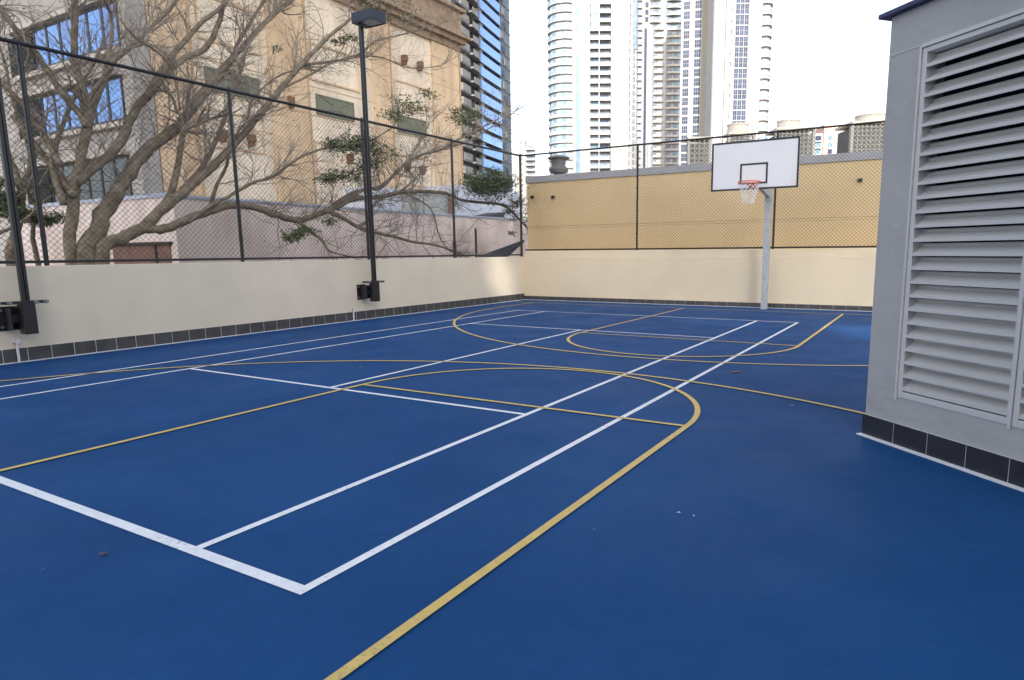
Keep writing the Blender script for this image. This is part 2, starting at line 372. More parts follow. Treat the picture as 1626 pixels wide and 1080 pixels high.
for y,zt,lab in ((3.92,.27,'white conduit stub rising past the skirting below the near lamp post'),(9.82,.24,'thin white conduit stub rising past the skirting below the far lamp post')):
    w=MB().tube((WX+.035,y,.006),(WX+.035,y,zt),.016,n=10).tube((WX+.005,y,zt+.02),(WX+.06,y,zt+.02),.035 if y<5 else .02,n=14)
    tag(w.build('conduit_stub',M['pipe'],smooth=False),lab,'pipe')

# ------------------------------------------------------------------ basketball hoop
t=thing('basketball_hoop','basketball hoop with white backboard on a galvanised pole by the end wall','basketball hoop')
PX,PY=-3.49,16.17
MB().box(PX-.07,PX+.07,PY-.07,PY+.07,0,2.80).build('pole',M['galv'],t,bevel=.01)
BY=14.63; BZ0,BZ1=2.715,3.745; BW=.925
w=MB()
w.hexa([(PX-.05,PY-.10,2.80-.16),(PX+.05,PY-.10,2.80-.16),(PX+.05,PY+.07,2.801),(PX-.05,PY+.07,2.801),(PX-.05,PY-.10,2.95),(PX+.05,PY-.10,2.95),(PX+.05,PY+.07,2.95),(PX-.05,PY+.07,2.95)])
w.hexa([(PX-.04,BY+.06,2.86),(PX+.04,BY+.06,2.86),(PX+.04,PY-.10,2.66),(PX-.04,PY-.10,2.66),(PX-.04,BY+.06,2.98),(PX+.04,BY+.06,2.98),(PX+.04,PY-.10,2.94),(PX-.04,PY-.10,2.94)])
for s in (-1,1): w.tube((PX,PY-.1,2.9),(PX+s*.6,BY+.05,3.4),.02,n=8)
w.build('arm',M['galv'],t)
w=MB().box(PX-.085,PX+.085,PY-.085,PY+.085,2.56,2.60); w.build('pole_collar',M['galv'],t)
bd=MB().box(PX-BW,PX+BW,BY,BY+.03,BZ0,BZ1).build('backboard',M['board'],t,bevel=.003)
w=MB().box(PX-.9,PX+.9,BY+.031,BY+.06,BZ0+.08,BZ0+.12).box(PX-.9,PX+.9,BY+.031,BY+.06,BZ1-.12,BZ1-.08).box(PX-.3,PX-.26,BY+.031,BY+.058,BZ0+.12,BZ1-.12).box(PX+.26,PX+.3,BY+.031,BY+.058,BZ0+.12,BZ1-.12); w.build('rear_frame',M['galv'],bd)
def frame(mb,x0,x1,z0,z1,w,y0,y1):
    mb.box(x0,x1,y0,y1,z0,z0+w).box(x0,x1,y0,y1,z1-w,z1).box(x0,x0+w,y0,y1,z0+w,z1-w).box(x1-w,x1,y0,y1,z0+w,z1-w)
w=MB(); frame(w,PX-BW-.002,PX+BW+.002,BZ0-.002,BZ1+.002,.04,BY-.005,BY-.0005); w.build('border_line',M['board_line'],bd)
w=MB(); frame(w,PX-.295,PX+.295,2.83,3.27,.04,BY-.004,BY-.0005); w.build('target_square',M['board_line'],bd)
w=MB()
for i in range(4):
    for j in range(6):
        if (i,j) in ((1,2),(2,4),(0,5),(3,1)): continue
        x=PX+BW-.135+i*.022; z=BZ0+.065+j*.017; w.box(x,x+.016,BY-.002,BY-.0005,z,z+.008)
w.build('sticker',M['pinkmark'],bd)
w=MB()
for i in range(6): x=PX-BW+.06+i*.014; w.box(x,x+.009,BY-.002,BY-.0005,BZ0+.075-(i%2)*.003,BZ0+.085)
w.build('maker_print',M['greymark'],bd)
RZ=2.845; RC=V((PX,BY-.37,RZ)); RR=.228
w=MB().sweep([RC+V((cos(a)*RR,sin(a)*RR,0)) for a in [2*pi*i/40 for i in range(40)]],[.011]*40,8,closed=True)
w.sweep([RC+V((cos(a)*(RR-.0),sin(a)*(RR-.0),-.035)) for a in [2*pi*i/40 for i in range(40)]],[.005]*40,6,closed=True)
for i in range(12): a=2*pi*i/12; w.tube(RC+V((cos(a)*RR,sin(a)*RR,-.005)),RC+V((cos(a)*RR,sin(a)*RR,-.04)),.004,n=5)
for s in (-1,1):
    w.tube((PX+s*.06,BY-.01,RZ-.10),(PX+s*.13,BY-.19,RZ-.005),.011,n=7); w.tube((PX+s*.06,BY-.01,RZ),(PX+s*.10,BY-.165,RZ),.011,n=7)
w.box(PX-.08,PX+.08,BY-.16,BY-.006,RZ-.008,RZ+.004).box(PX-.08,PX+.08,BY-.014,BY-.0055,RZ-.12,RZ+.02)
w.build('rim',M['orange'],t,smooth=True)
w=MB(); NK=12
def npt(k,lv):
    tt=lv/7; r=RR*(1-.52*tt**.8)+.006*sin(k*2.3+lv); a=2*pi*k/NK+.1*sin(lv*1.3); return RC+V((cos(a)*r,sin(a)*r,-.02-.42*tt+.012*sin(k*1.7)*tt))
for lv in range(7):
    for k in range(NK):
        h2=.5 if lv%2 else 0
        w.sweep([npt(k+h2,lv),npt(k+h2+.5,lv+1)],[.0045]*2,4,False); w.sweep([npt(k+h2,lv),npt(k+h2-.5,lv+1)],[.0045]*2,4,False)
w.build('net',M['net'],t)
rebase(t,(PX,PY,0))

# ------------------------------------------------------------------ louvred building at right
t=thing('louvred_building','grey rendered plant building with tall louvres and dark tile skirting','building')
A=V((-.372,5.417,0)); d=V((.7475,-.6643,0)).normalized(); nn=V((d.y,-d.x,0)); nn=nn if nn.dot(-A)>0 else -nn; Zu=V((0,0,1))
LB=2.9; DB=2.1; S0,S1,Z0,Z1=.292,1.175,.36,2.742
LS=S1+.02+.9
w=MB()
w.obox(A,d,nn,Zu,0,S0,-.25,0,-.1,3.03); w.obox(A,d,nn,Zu,S0,LS,-.25,0,-.1,Z0); w.obox(A,d,nn,Zu,S0,LS,-.25,0,Z1,3.03)
w.obox(A,d,nn,Zu,LS,LB,-.25,0,-.1,3.03); w.obox(A,d,nn,Zu,0,LB,-DB,-.2505,-.1,3.03)
w.build('wall',M['lou_wall'],t)
MB().obox(A,d,nn,Zu,.001,S0-.03,0.0005,.004,2.765,2.77).build('render_joint',M['louvre'],t)
MB().obox(A,d,nn,Zu,-.07,LB+.05,-DB-.05,.055,3.031,3.062).build('roof_edge',M['roof_dark'],t,bevel=.003)
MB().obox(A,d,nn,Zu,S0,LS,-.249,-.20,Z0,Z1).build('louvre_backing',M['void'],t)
tb=MB(); s=0
for a0,a1 in ((-.012,.284),(.289,.574),(.579,.869),(.874,1.159),(1.164,1.449),(1.454,1.74),(1.743,2.03),(2.033,2.32),(2.323,2.61),(2.613,2.9)): tb.obox(A,d,nn,Zu,a0,a1,.001,.014,.012,.165)
tb.build('skirting_tiles',M['tile_black'],t,bevel=.001); MB().obox(A,d,nn,Zu,-.008,2.9,.0005,.0125,.001,.166).build('grout',M['grout'],t)
MB().obox(A,d,nn,Zu,-.03,2.9,.0005,.05,.0005,.007).build('sealant_strip',M['sealant'],t)
def louvre(s0,s1,lab,ncount=24):
    fw_=.034
    fr=MB()
    fr.obox(A,d,nn,Zu,s0,s0+fw_,-.09,.005,Z0,Z1).obox(A,d,nn,Zu,s1-fw_,s1,-.09,.005,Z0,Z1)
    fr.obox(A,d,nn,Zu,s0+fw_,s1-fw_,-.09,.005,Z1-.03,Z1).obox(A,d,nn,Zu,s0+fw_,s1-fw_,-.09,.005,Z0,Z0+.045)
    lp=fr.build('louvre_panel',M['louvre'],t,bevel=.003); lp['label']=lab
    fr=MB()
    fr.obox(A,d,nn,Zu,s0-.02,s0-.004,.0005,.014,Z0-.02,Z1+.02).obox(A,d,nn,Zu,s0-.003,s1+.02,.0005,.014,Z1+.006,Z1+.03)
    fr.build('trim',M['louvre'],lp)
    p=(Z1-.035-Z0-.05)/ncount
    for i in range(ncount):
        z=Z0+.055+i*p; b=MB()
        # profile: front lip, 40 degree blade rising inwards, rear upstand
        prof=[(0.003,0),(0.003,.020),(-.012,.021),(-.075,.066),(-.075,.086),(-.081,.086),(-.081,.060),(-.010,.008),(-.008,0)]
        n0=len(prof)
        P0=[A+d*(s0+fw_+.0005)+nn*q[0]+Zu*(z+q[1]) for q in prof]; P1=[A+d*(s1-fw_-.0005)+nn*q[0]+Zu*(z+q[1]) for q in prof]
        k=len(b.v); b.v+= [tuple(x) for x in P0+P1]
        for j in range(n0): j2=(j+1)%n0; b.f.append((k+j,k+j2,k+n0+j2,k+n0+j))
        b.f.append(tuple(k+j for j in range(n0))); b.f.append(tuple(k+n0+j for j in reversed(range(n0))))
        b.build('blade',M['louvre'],lp)
louvre(S0,S1-.034,'tall louvre panel nearest the building corner'); louvre(S1-.03,LS,'second louvre panel at the right edge')
rebase(t,tuple(A))

# ------------------------------------------------------------------ neighbour building beyond end wall
NY=17.34
t=thing('neighbouring_building','low sandy yellow building with grey parapet beyond the end fence','building')
MB().box(-10.98,14,NY,NY+40,-.59,3.50).build('wall',M['neigh'],t)
MB().box(-11.02,14.02,NY-.03,NY+.5,3.501,3.69).build('parapet_cap',M['neighcap'],t)
MB().box(-10.97,14,NY-.004,NY-.0005,2.125,2.135).build('render_joint',M['groove'],t)
for u,v in ((846,313),(879,313),(1366,286)):
    p=aty(u,v,NY); MB().box(p.x-.045,p.x+.045,NY-.08,NY-.002,p.z-.035,p.z+.035).build('wall_light',M['frame_dk'],t,bevel=.005)
rebase(t,(0,NY,-.59))
# rooftop plant screens with round drums
def lattice(mb,o,ax,W,z0,z1,c,th=.06):
    n=max(1,int(W/c)); c=W/n; k=int((z1-z0)/c)
    ft=.16*c
    for i in range(n+1): mb.obox(o,ax,FH,V((0,0,1)),i*c-ft/2,i*c+ft/2,0,th,z0,z1)
    for j in range(k+1): mb.obox(o,ax,FH,V((0,0,1)),0,W,.002,th-.002,z0+j*c-ft/2,z0+j*c+ft/2)
    for i in range(n):
        for j in range(k):
            cc=o+ax*(i+.5)*c+FH*th/2+V((0,0,z0+(j+.5)*c)); r=.30*c
            pts=[cc+ax*(cos(a)*r)+V((0,0,sin(a)*r)) for a in [2*pi*q/8+.39 for q in range(8)]]
            mb.sweep(pts,[.09*c]*8,4,closed=True)
def plant_unit(u0,u1,vt,D,drum,lab,nb=1):
    t=thing('rooftop_plant',lab,'rooftop plant','rooftop plant enclosures on the sandy building')
    a=atD(u0,vt,D); b=atD(u1,vt,D); W=(b-a).length; ax=RH; zt=a.z; zb=3.2
    o=V((a.x,a.y,0))
    MB().obox(o,ax,FH,V((0,0,1)),0.05,W-.05,.35,W,zb,zt-.12).build('casing',M['cowl'],t)
    mb=MB(); lattice(mb,o,ax,W,zb+1.0,zt,.2); mb.build('lattice_screen',M['screen'],t)
    MB().obox(o,ax,FH,V((0,0,1)),-.12,-.005,-.02,.2,zb,zt+.02).obox(o,ax,FH,V((0,0,1)),W+.005,W+.12,-.02,.2,zb,zt+.02).build('frame',M['tw_white'],t)
    MB().obox(o,ax,FH,V((0,0,1)),-.1,W+.1,-.05,W,zt+.021,zt+.13).build('slab',M['drum'],t)
    if drum:
        c=o+ax*W*drum[0]+FH*W*.5; r=drum[1]; h=drum[2]
        w=MB(); w.tube((c.x,c.y,zt+.131),(c.x,c.y,zt+.13+h*.85),r*1.0,r*.95,n=28); w.tube((c.x,c.y,zt+.13+h*.85),(c.x,c.y,zt+.13+h),r,n=28)
        w.build('fan_drum',M['drum'],t,smooth=False)
plant_unit(1096,1126,222,32,None,'plain lattice plant screen left of the backboard')
plant_unit(1160,1196,214,32,(.45,.52,.42),'dark screened plant box with round drum directly above the backboard')
plant_unit(1236,1291,207,32,(.45,.55,.44),'lattice plant screen with round drum right of the backboard')
plant_unit(1356,1420,197,32,(.65,.75,.42),'lattice plant screen with round drum beside the louvred building')
# zinc cowl
c=atD(887,262,24); t=thing('roof_cowl','dark grey stacked roof ventilator in front of the white towers','ventilator')
w=MB()
for z0,z1,r0,r1 in ((-1.2,-.28,.22,.22),(-.28,-.16,.40,.46),(-.16,-.02,.46,.30),(-.02,.16,.30,.34),(.16,.22,.34,.50),(.22,.27,.52,.46),(.27,.33,.46,.15)):
    w.tube((c.x,c.y,c.z+z0),(c.x,c.y,c.z+z1),r0*.78,r1*.78,n=20)
w.build('cowl',M['cowl'],t); MB().tube((c.x,c.y,3.5),(c.x,c.y,c.z-1.2),.15,n=12).build('duct',M['cowl'],t)

# ------------------------------------------------------------------ pink garden wall
PXW=-17.0; PYC=9.94
t=thing('garden_wall','tall stained pinkish rendered wall with pale blue coping behind the tree','wall')
MB().box(PXW-.3,PXW,PYC,29,-.59,2.86).box(-26,PXW-.3005,PYC,PYC+.3,-.59,2.9).build('wall',M['pink'],t)
MB().box(PXW-.34,PXW+.03,PYC-.03,29.03,2.861,2.95).box(-26,PXW-.3405,PYC-.03,PYC+.33,2.901,3.0).build('coping',M['pinkcap'],t)
MB().box(PXW-.3,PXW,29.0005,34,-.59,2.7).build('return_wall',M['annexgreen'],t)
w=MB().box(-20.1,-17.3,PYC-.03,PYC-.001,-.5,1.69); w.build('brown_panel',M['brown'],t,bevel=.005)
w=MB().box(-20.2,-17.2,PYC-.09,PYC-.0005,1.691,1.76).box(-17.95,-17.9,PYC-.07,PYC-.031,-.5,1.69); w.build('lintel',M['post'],t)
rebase(t,(PXW,PYC,-.59))
# posts and tiled roof beyond the fence
for u,v0,v1,X,r,lab in ((722.5,384,412,-13.4,.045,'short thick dark post behind the fence beside the long limb'),(756.5,363,410,-14,.03,'thin rusty post in front of the pinkish wall near the tiled roof')):
    p=atx(u,v1,X); q=atx(u,v0,X); tag(MB().box(p.x-r,p.x+r,p.y-r,p.y+r,-.59,q.z).build('post',M['post']),lab,'post')
t=thing('shed','dark tiled shed roof just outside the fence corner','shed')
p=[atx(768,407,-13.2),atx(829,385,-11.6),atx(829,415,-11.6)]
a=V((-13.4,21.2,.95)); 
e0=atx(758,409,-13.0); e1=atx(832,382,-12.2)
# monopitch roof rising to the right
rf=MB(); dx=(e1-e0); n_=9
q0,q1=e0,e1; low=V((.9,-3.4,-1.0))
rf.hexa([q0+low+V((0,0,-.06)),q1+low+V((0,0,-.06)),q1+V((0,0,-.06)),q0+V((0,0,-.06)),q0+low,q1+low,q1,q0])
rr=rf.build('roof',M['rooftile'],t)
rb=MB()
for i in range(26):
    f=i/25; s_=q0+(q1-q0)*f; rb.sweep([s_+V((0,0,.004)),s_+low+V((0,0,.004))],[.028]*2,6)
rb.build('tile_ridges',M['rooftile'],rr)
MB().prism([(q0.x+.2,q0.y-.1),(q0.x+.8,q0.y-3),(q1.x+.7,q1.y-3.1),(q1.x,q1.y-.1)],-.59,.55).build('wall',M['greywall'],t)

# annex buildings beyond the pink wall
t=thing('annex_building','pale annex with grey green panels and arched opening behind the pinkish wall','building')
def facequad(mb,u0,u1,v0,v1,X,th=.1):
    a=atx(u0,(v0+v1)/2,X); b=atx(u1,(v0+v1)/2,X); z1=atx((u0+u1)/2,v0,X).z; z0=atx((u0+u1)/2,v1,X).z
    mb.box(X-th,X,a.y,b.y,z0,z1)
w=MB(); facequad(w,592,711,302,345,-24.5,2); w.build('wall',M['annex'],t)
w=MB(); facequad(w,643,672,305,343,-24.3,.15); facequad(w,674,708,303,343,-24.3,.15); w.build('panel',M['annexgreen'],t)
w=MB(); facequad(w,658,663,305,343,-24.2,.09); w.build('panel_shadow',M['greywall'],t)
w=MB()
pa=atx(711.5,345,-24.1); pb=atx(724,345,-24.1); yc=pa.y; ht=atx(711,307,-24.1).z; Rw=(pb.y-pa.y)
pts=[(yc,2.2)]+[(yc+Rw*sin(a),2.6+(ht-2.6)*cos(a)) for a in [pi/2*i/10 for i in range(11)]]+[(pb.y,2.2)]
n0=len(w.v); w.v+=[(-24.1,y,z) for y,z in pts]; w.f.append(tuple(range(n0,n0+len(pts)))); w.build('arch',M['brown'],t)
t=thing('white_store','large pale blue metal clad building between the tree and the end wall corner','building')
w=MB(); facequad(w,724,827,300,350,-26,3); w.build('wall',M['annex'],t)
w=MB(); a=atx(768,344,-24.6); b=atx(801,337,-24.6); c_=atx(801,346,-24.6); w.prism([(a.x,a.y),(b.x,b.y),(b.x-2,b.y+.3)],a.z-.4,a.z-.02)
w.hexa([a+V((0,0,-.05)),b+V((0,0,-.35)),b+V((-2,0,-.35)),a+V((-2,0,-.05)),a,b,b+V((-2,0,0)),a+V((-2,0,0))]); w.build('roof_gable',M['rooftile'],t)

# ------------------------------------------------------------------ beige building (K: distance of its facade)
BX=-28.6; BYC=15.57; BYE=36.6
def kz(z): return 1.42+1.3*(z-1.42)
def ky(y): return y*1.3
t=thing('beige_building','weathered beige and tan rendered building with heavy cornice and blue windows behind the tree','building')
ZC0=kz(11.6)
w=MB().box(BX-30,BX,BYC,BYE,-.59,ZC0); w.build('wall',M['beige'],t)
pil=[(BYC-.06,BYC+.7,'g'),(BYC+.75,ky(13.84),'t'),(ky(16.89),ky(18.55),'t'),(ky(22.14),ky(23.19),'t'),(ky(26.14),BYE+.05,'t')]
for y0,y1,k in pil: MB().box(BX-.0005 if k=='t' else BX-.3,BX+.13,y0,y1,-.58,ZC0-.01).build('pilaster',M['tan' if k=='t' else 'greywall'],t)
g=MB()
for y0,y1,k in pil:
    if k!='t': continue
    for z in (3.4,5.4,6.9,8.35,9.65,10.9): g.box(BX+.131,BX+.134,y0+.01,y1-.01,kz(z)-.03,kz(z)+.03)
    g.box(BX+.12,BX+.19,y1+.02,y1+.11,-.5,ZC0-.02)
for z in (5.9,6.9,8.0,10.05): g.box(BX+.002,BX+.006,ky(13.84)+.11,ky(16.88),kz(z)-.03,kz(z)+.03); g.box(BX+.002,BX+.006,ky(18.65),ky(22.13),kz(z)-.03,kz(z)+.03); g.box(BX+.002,BX+.006,ky(23.28),ky(26.13),kz(z)-.03,kz(z)+.03)
g.build('groove_lines',M['groove'],t)
# raised rectangular mouldings
for y0,y1,z0,z1 in ((18.8,21.4,8.25,9.7),(23.5,25.9,8.25,9.3),(14.1,16.5,5.1,6.4),(18.8,21.7,4.6,5.9),(23.4,25.9,4.6,6.0),(14.2,16.6,8.6,10.1)):
    q=MB(); y0,y1,z0,z1=ky(y0),ky(y1),kz(z0),kz(z1); b_=.09
    q.box(BX+.001,BX+.07,y0,y1,z0,z0+b_).box(BX+.001,BX+.07,y0,y1,z1-b_,z1).box(BX+.001,BX+.07,y0,y0+b_,z0+b_,z1-b_).box(BX+.001,BX+.07,y1-b_,y1,z0+b_,z1-b_)
    q.build('wall_moulding',M['tan'],t)
for y0,y1 in ((14.35,16.4),(19.0,20.95),(23.6,25.55)):
    y0,y1=ky(y0),ky(y1); z0,z1=kz(6.98),kz(7.75)
    f=MB().box(BX-.02,BX+.09,y0,y1,z0,z1).build('vent_panel',M['vent'],t)
    q=MB(); c0=(y0+y1)/2; zc=(z0+z1)/2
    for yy in (y0,y1):
        for zz in (z0,z1): q.sweep([V((BX+.1,yy+(c0-yy)*.03,zz+(zc-zz)*.03)),V((BX+.1,c0,zc))],[.025]*2,4)
    q.box(BX+.091,BX+.12,c0-.25,c0+.25,zc-.17,zc+.17); q.box(BX+.091,BX+.115,y0,y1,z1-.07,z1).box(BX+.091,BX+.115,y0,y0+.06,z0,z1-.07).box(BX+.091,BX+.115,y1-.06,y1,z0,z1-.07)
    q.build('vent_frame',M['vent'],f)
for u,v in ((350,213),(395,220),(638,93),(663,103),(643,264),(667,268),(552,250),(457,160)):
    p=atx(u,v,BX); MB().box(BX+.05,BX+.40,p.y-.13,p.y+.13,p.z-.2,p.z+.16).box(BX+.01,BX+.35,p.y-.09,p.y+.09,p.z-.38,p.z-.201).build('bracket',M['bracket'],t,bevel=.02)
# cornice in steps, running round both faces
cz=[(ZC0,.42,.22),(ZC0+.42,.30,.50),(ZC0+.72,.18,.75),(ZC0+.90,1.5,.28),(ZC0+2.40,.22,.55)]
for i,(z,hh,pj) in enumerate(cz):
    z0=z+.001*i
    MB().box(BX-30,BX+pj,BYC-pj,BYE+pj,z0,z+hh).build('cornice' if i!=3 else 'parapet',M['cornice'],t,bevel=.03)
# grey facade A with window bands
MB().box(BX-30,BX-.301,BYC-.05,BYC-.001,-.58,ZC0-.02).build('grey_face',M['greywall'],t)
def Ax(u,v): return aty(u,v,BYC)
for (xa,xb,za,zb) in ((-27.7,-22.35,7.9,9.1),(-27.7,-22.5,5.72,6.9),(-27.7,-22.6,3.0,4.5)):
    x0,x1=xa*1.3,xb*1.3; z0,z1=kz(za),kz(zb); dark=za<5
    n=6; dxx=(x1-x0)/n
    MB().box(x0-2.0,x1+.1,BYC-.35,BYC-.051,z1+.12,z1+.32).box(x0-2.0,x1+.1,BYC-.28,BYC-.051,z0-.35,z0-.14).build('band_ledge',M['ledge'],t,bevel=.02)
    for i in range(n):
        a0=x0+i*dxx; a1=a0+dxx
        fr=MB(); yy=BYC-.12
        fr.box(a0,a1-.002,yy,BYC-.0515,z0-.13,z0).box(a0,a1-.002,yy,BYC-.0515,z1,z1+.08).box(a0,a0+.07,yy,BYC-.0515,z0,z1).box(a1-.072,a1-.002,yy,BYC-.0515,z0,z1)
        fo=fr.build('window',M['frame_dk'],t)
        MB().box(a0+.07,a1-.072,yy+.03,yy+.05,z0,z1).build('pane',M['glass_dark'] if dark else M['glass_sky'],fo)
    MB().box(x0-2.4,x0-.1,BYC-.16,BYC-.052,z0-.1,z1).build('dark_opening',M['void'],t)
rebase(t,(BX,BYC,-.59))
# rooftop bits of next block seen over the cornice
t=thing('white_apartment_block','white apartment block with dark balcony rails seen over the beige cornice','building')
a=atD(560,20,75); b=atD(690,20,75)
MB().obox(V((a.x,a.y,0)),RH,FH,Zu,0,(b-a).length,0,12,-.59,42).build('wall',M['tw_white'],t)
for k in range(6):
    z=24+k*3.0
    w=MB(); w.obox(V((a.x,a.y,0)),RH,FH,Zu,.3,6.5,-1.2,-.001,z,z+.25); o1=w.build('balcony',M['tw_white'],t)
    w=MB()
    for j in range(24): w.obox(V((a.x,a.y,0)),RH,FH,Zu,.4+j*.25,.45+j*.25,-1.15,-1.1,z+.25,z+1.2)
    w.obox(V((a.x,a.y,0)),RH,FH,Zu,.3,6.5,-1.18,-1.08,z+1.2,z+1.28)
    w.build('railing',M['frame_dk'],o1)
    MB().obox(V((a.x,a.y,0)),RH,FH,Zu,.5,6.2,-.05,-.002,z+.4,z+2.6).build('window',M['glass_dark'],t)

# ------------------------------------------------------------------ towers
class Tower:
    def __init__(s,name,label,D,group=None,yawoff=0,uc=None):
        s.t=thing(name,label,'tower',group); s.D=D; s.parts={}; s.u0=uc
        base=atD(uc,300,D); s.o=V((base.x,base.y,0)); q=Matrix.Rotation(yawoff,3,'Z'); s.a=q@RH; s.b=q@FH
        s.yo=yawoff
    def S(s,u):   # metres along the facade for an image column
        d=ray(u,200); d=V((d.x,d.y,0)); # intersect facade plane
        n=s.b; tt=(s.o-V((0,0,0))).dot(n)/d.dot(n); return (d*tt-s.o).dot(s.a)
    def Z(s,v,u=None): return atD(u or s.u0,v,s.D).z
    def add(s,kind,mt,args=None,mb=None):
        if mb is None: mb=MB().obox(s.o,s.a,s.b,Zu,*args)
        s.parts.setdefault((kind,mt),[]).append(mb); return mb
    def finish(s):
        # a part kind may have at most 100 separate objects; the rest of it becomes one
        cnt={}
        for (k,mt),l in s.parts.items():
            l.sort(key=lambda m_: m_.v[0][2] if m_.v else 0)
            for i,mb in enumerate(l):
                c=cnt.get(k,0)
                if c<100: mb.build(k,M[mt],s.t); cnt[k]=c+1
                else:
                    rest=MB()
                    for r_ in l[i:]:
                        n=len(rest.v); rest.v+=r_.v; rest.f+=[tuple(n+j for j in f) for f in r_.f]
                    rest.build(k,M[mt],s.t,kind='stuff'); break
        rebase(s.t,(s.o.x,s.o.y,-.59))
    def disc(s,cs,cd,r,z0,z1,kind,mt,n=24,sq=1,a0=pi,a1=2*pi):
        pts=[s.o+s.a*(cs+r*cos(a))+s.b*(cd+r*sq*sin(a)) for a in [a0+(a1-a0)*i/n for i in range(n+1)]]
        mb=MB(); mb.prism([(p.x,p.y) for p in pts],z0,z1); return s.add(kind,mt,mb=mb)
    def arcwall(s,cs,cd,r,th,z0,z1,kind,mt,sq=1,a0=pi,a1=2*pi,n=14):
        mb=MB(); k=len(mb.v)
        for i in range(n+1):
            a=a0+(a1-a0)*i/n
            for rr in (r,r-th):
                p=s.o+s.a*(cs+rr*cos(a))+s.b*(cd+rr*sq*sin(a)); mb.v+=[(p.x,p.y,z0),(p.x,p.y,z1)]
        for i in range(n):
            q=k+4*i; mb.f+=[(q,q+4,q+5,q+1),(q+2,q+3,q+7,q+6),(q+1,q+5,q+7,q+3)]
        return s.add(kind,mt,mb=mb)
G='white high rise towers beyond the end wall'
# tower 1
T=Tower('apartment_tower','leftmost white high rise with glass balcony bays and curved left balconies',250,G,0,940)
H=130; S=T.S; dS=3.0; nst=42
T.add('wall','tw_white',args=(S(903),S(911),0,18,-.59,H)); T.add('wall','tw_white',args=(S(911)+.001,S(921),1.0,18,-.59,H)); T.add('wall','tw_white',args=(S(921)+.001,S(937),0,18,-.59,H))
T.add('wall','tw_white',args=(S(937)+.001,S(970),1.6,18,-.59,H)); T.add('wall','tw_cream',args=(S(970)+.001,S(998),-.6,18,-.59,H))
T.add('pilaster','dk_grey',args=(S(930.5),S(931.5),-.06,-.002,-.59,H)); T.add('pilaster','dk_grey',args=(S(969.5),S(970),.2,1.59,-.59,H)); T.add('pilaster','tw_white',args=(S(950.5),S(952),-.1,1.59,-.59,H))
T.add('glass_strip','tw_cyan',args=(S(911)+.05,S(921)-.05,.7,.99,-.5,H-1))
zsw=T.Z(53)
for k in range(nst):
    z=2+k*dS
    T.add('balcony','tw_white',args=(S(937.2),S(969.3),-.15,1.58,z,z+.42))
    glassy=z>zsw
    T.add('window','tw_cyan' if (glassy or k%5==2) else 'tw_rec',args=(S(938),S(950.3),(.0 if glassy else 1.3),1.59,z+.43,z+dS-.01)); T.add('window','tw_rec' if k%3 else 'tw_glass',args=(S(953),S(967),1.3,1.59,z+.43,z+2.6))
    if not glassy:
        T.add('railing','tw_rail',args=(S(937.5),S(950.2),-.12,-.06,z+.43,z+1.3))
    T.add('railing','tw_rail',args=(S(952.5),S(969),-.12,-.06,z+.43,z+1.3))
    cs=S(899); 
    T.disc(cs,4.5,6.6,z,z+.35,'curved_balcony','tw_white',18,1.0,pi*.92,pi*1.62); T.arcwall(cs,4.5,6.6,.15,z+.36,z+1.15,'railing','tw_rail' if k%2 else 'tw_white',1,pi*.92,pi*1.62)
    T.add('balcony_tick','tw_white',args=(S(998)+.001,S(1000.5),.5,3,z,z+.9))
# inner drum
T.disc(S(899),4.7,6.05,-.59,H,'curved_wall','tw_white',24,1,pi*.8,pi*1.7)
for a0 in (1.02,1.22,1.42):
    T.arcwall(S(899),4.7,6.15,.05,-.5,H,'glass_strip','tw_cyan',1,pi*a0,pi*(a0+.09),4)
T.add('roof','tw_white',args=(S(905),S(996),2,16,H+.001,H+3)); T.finish()
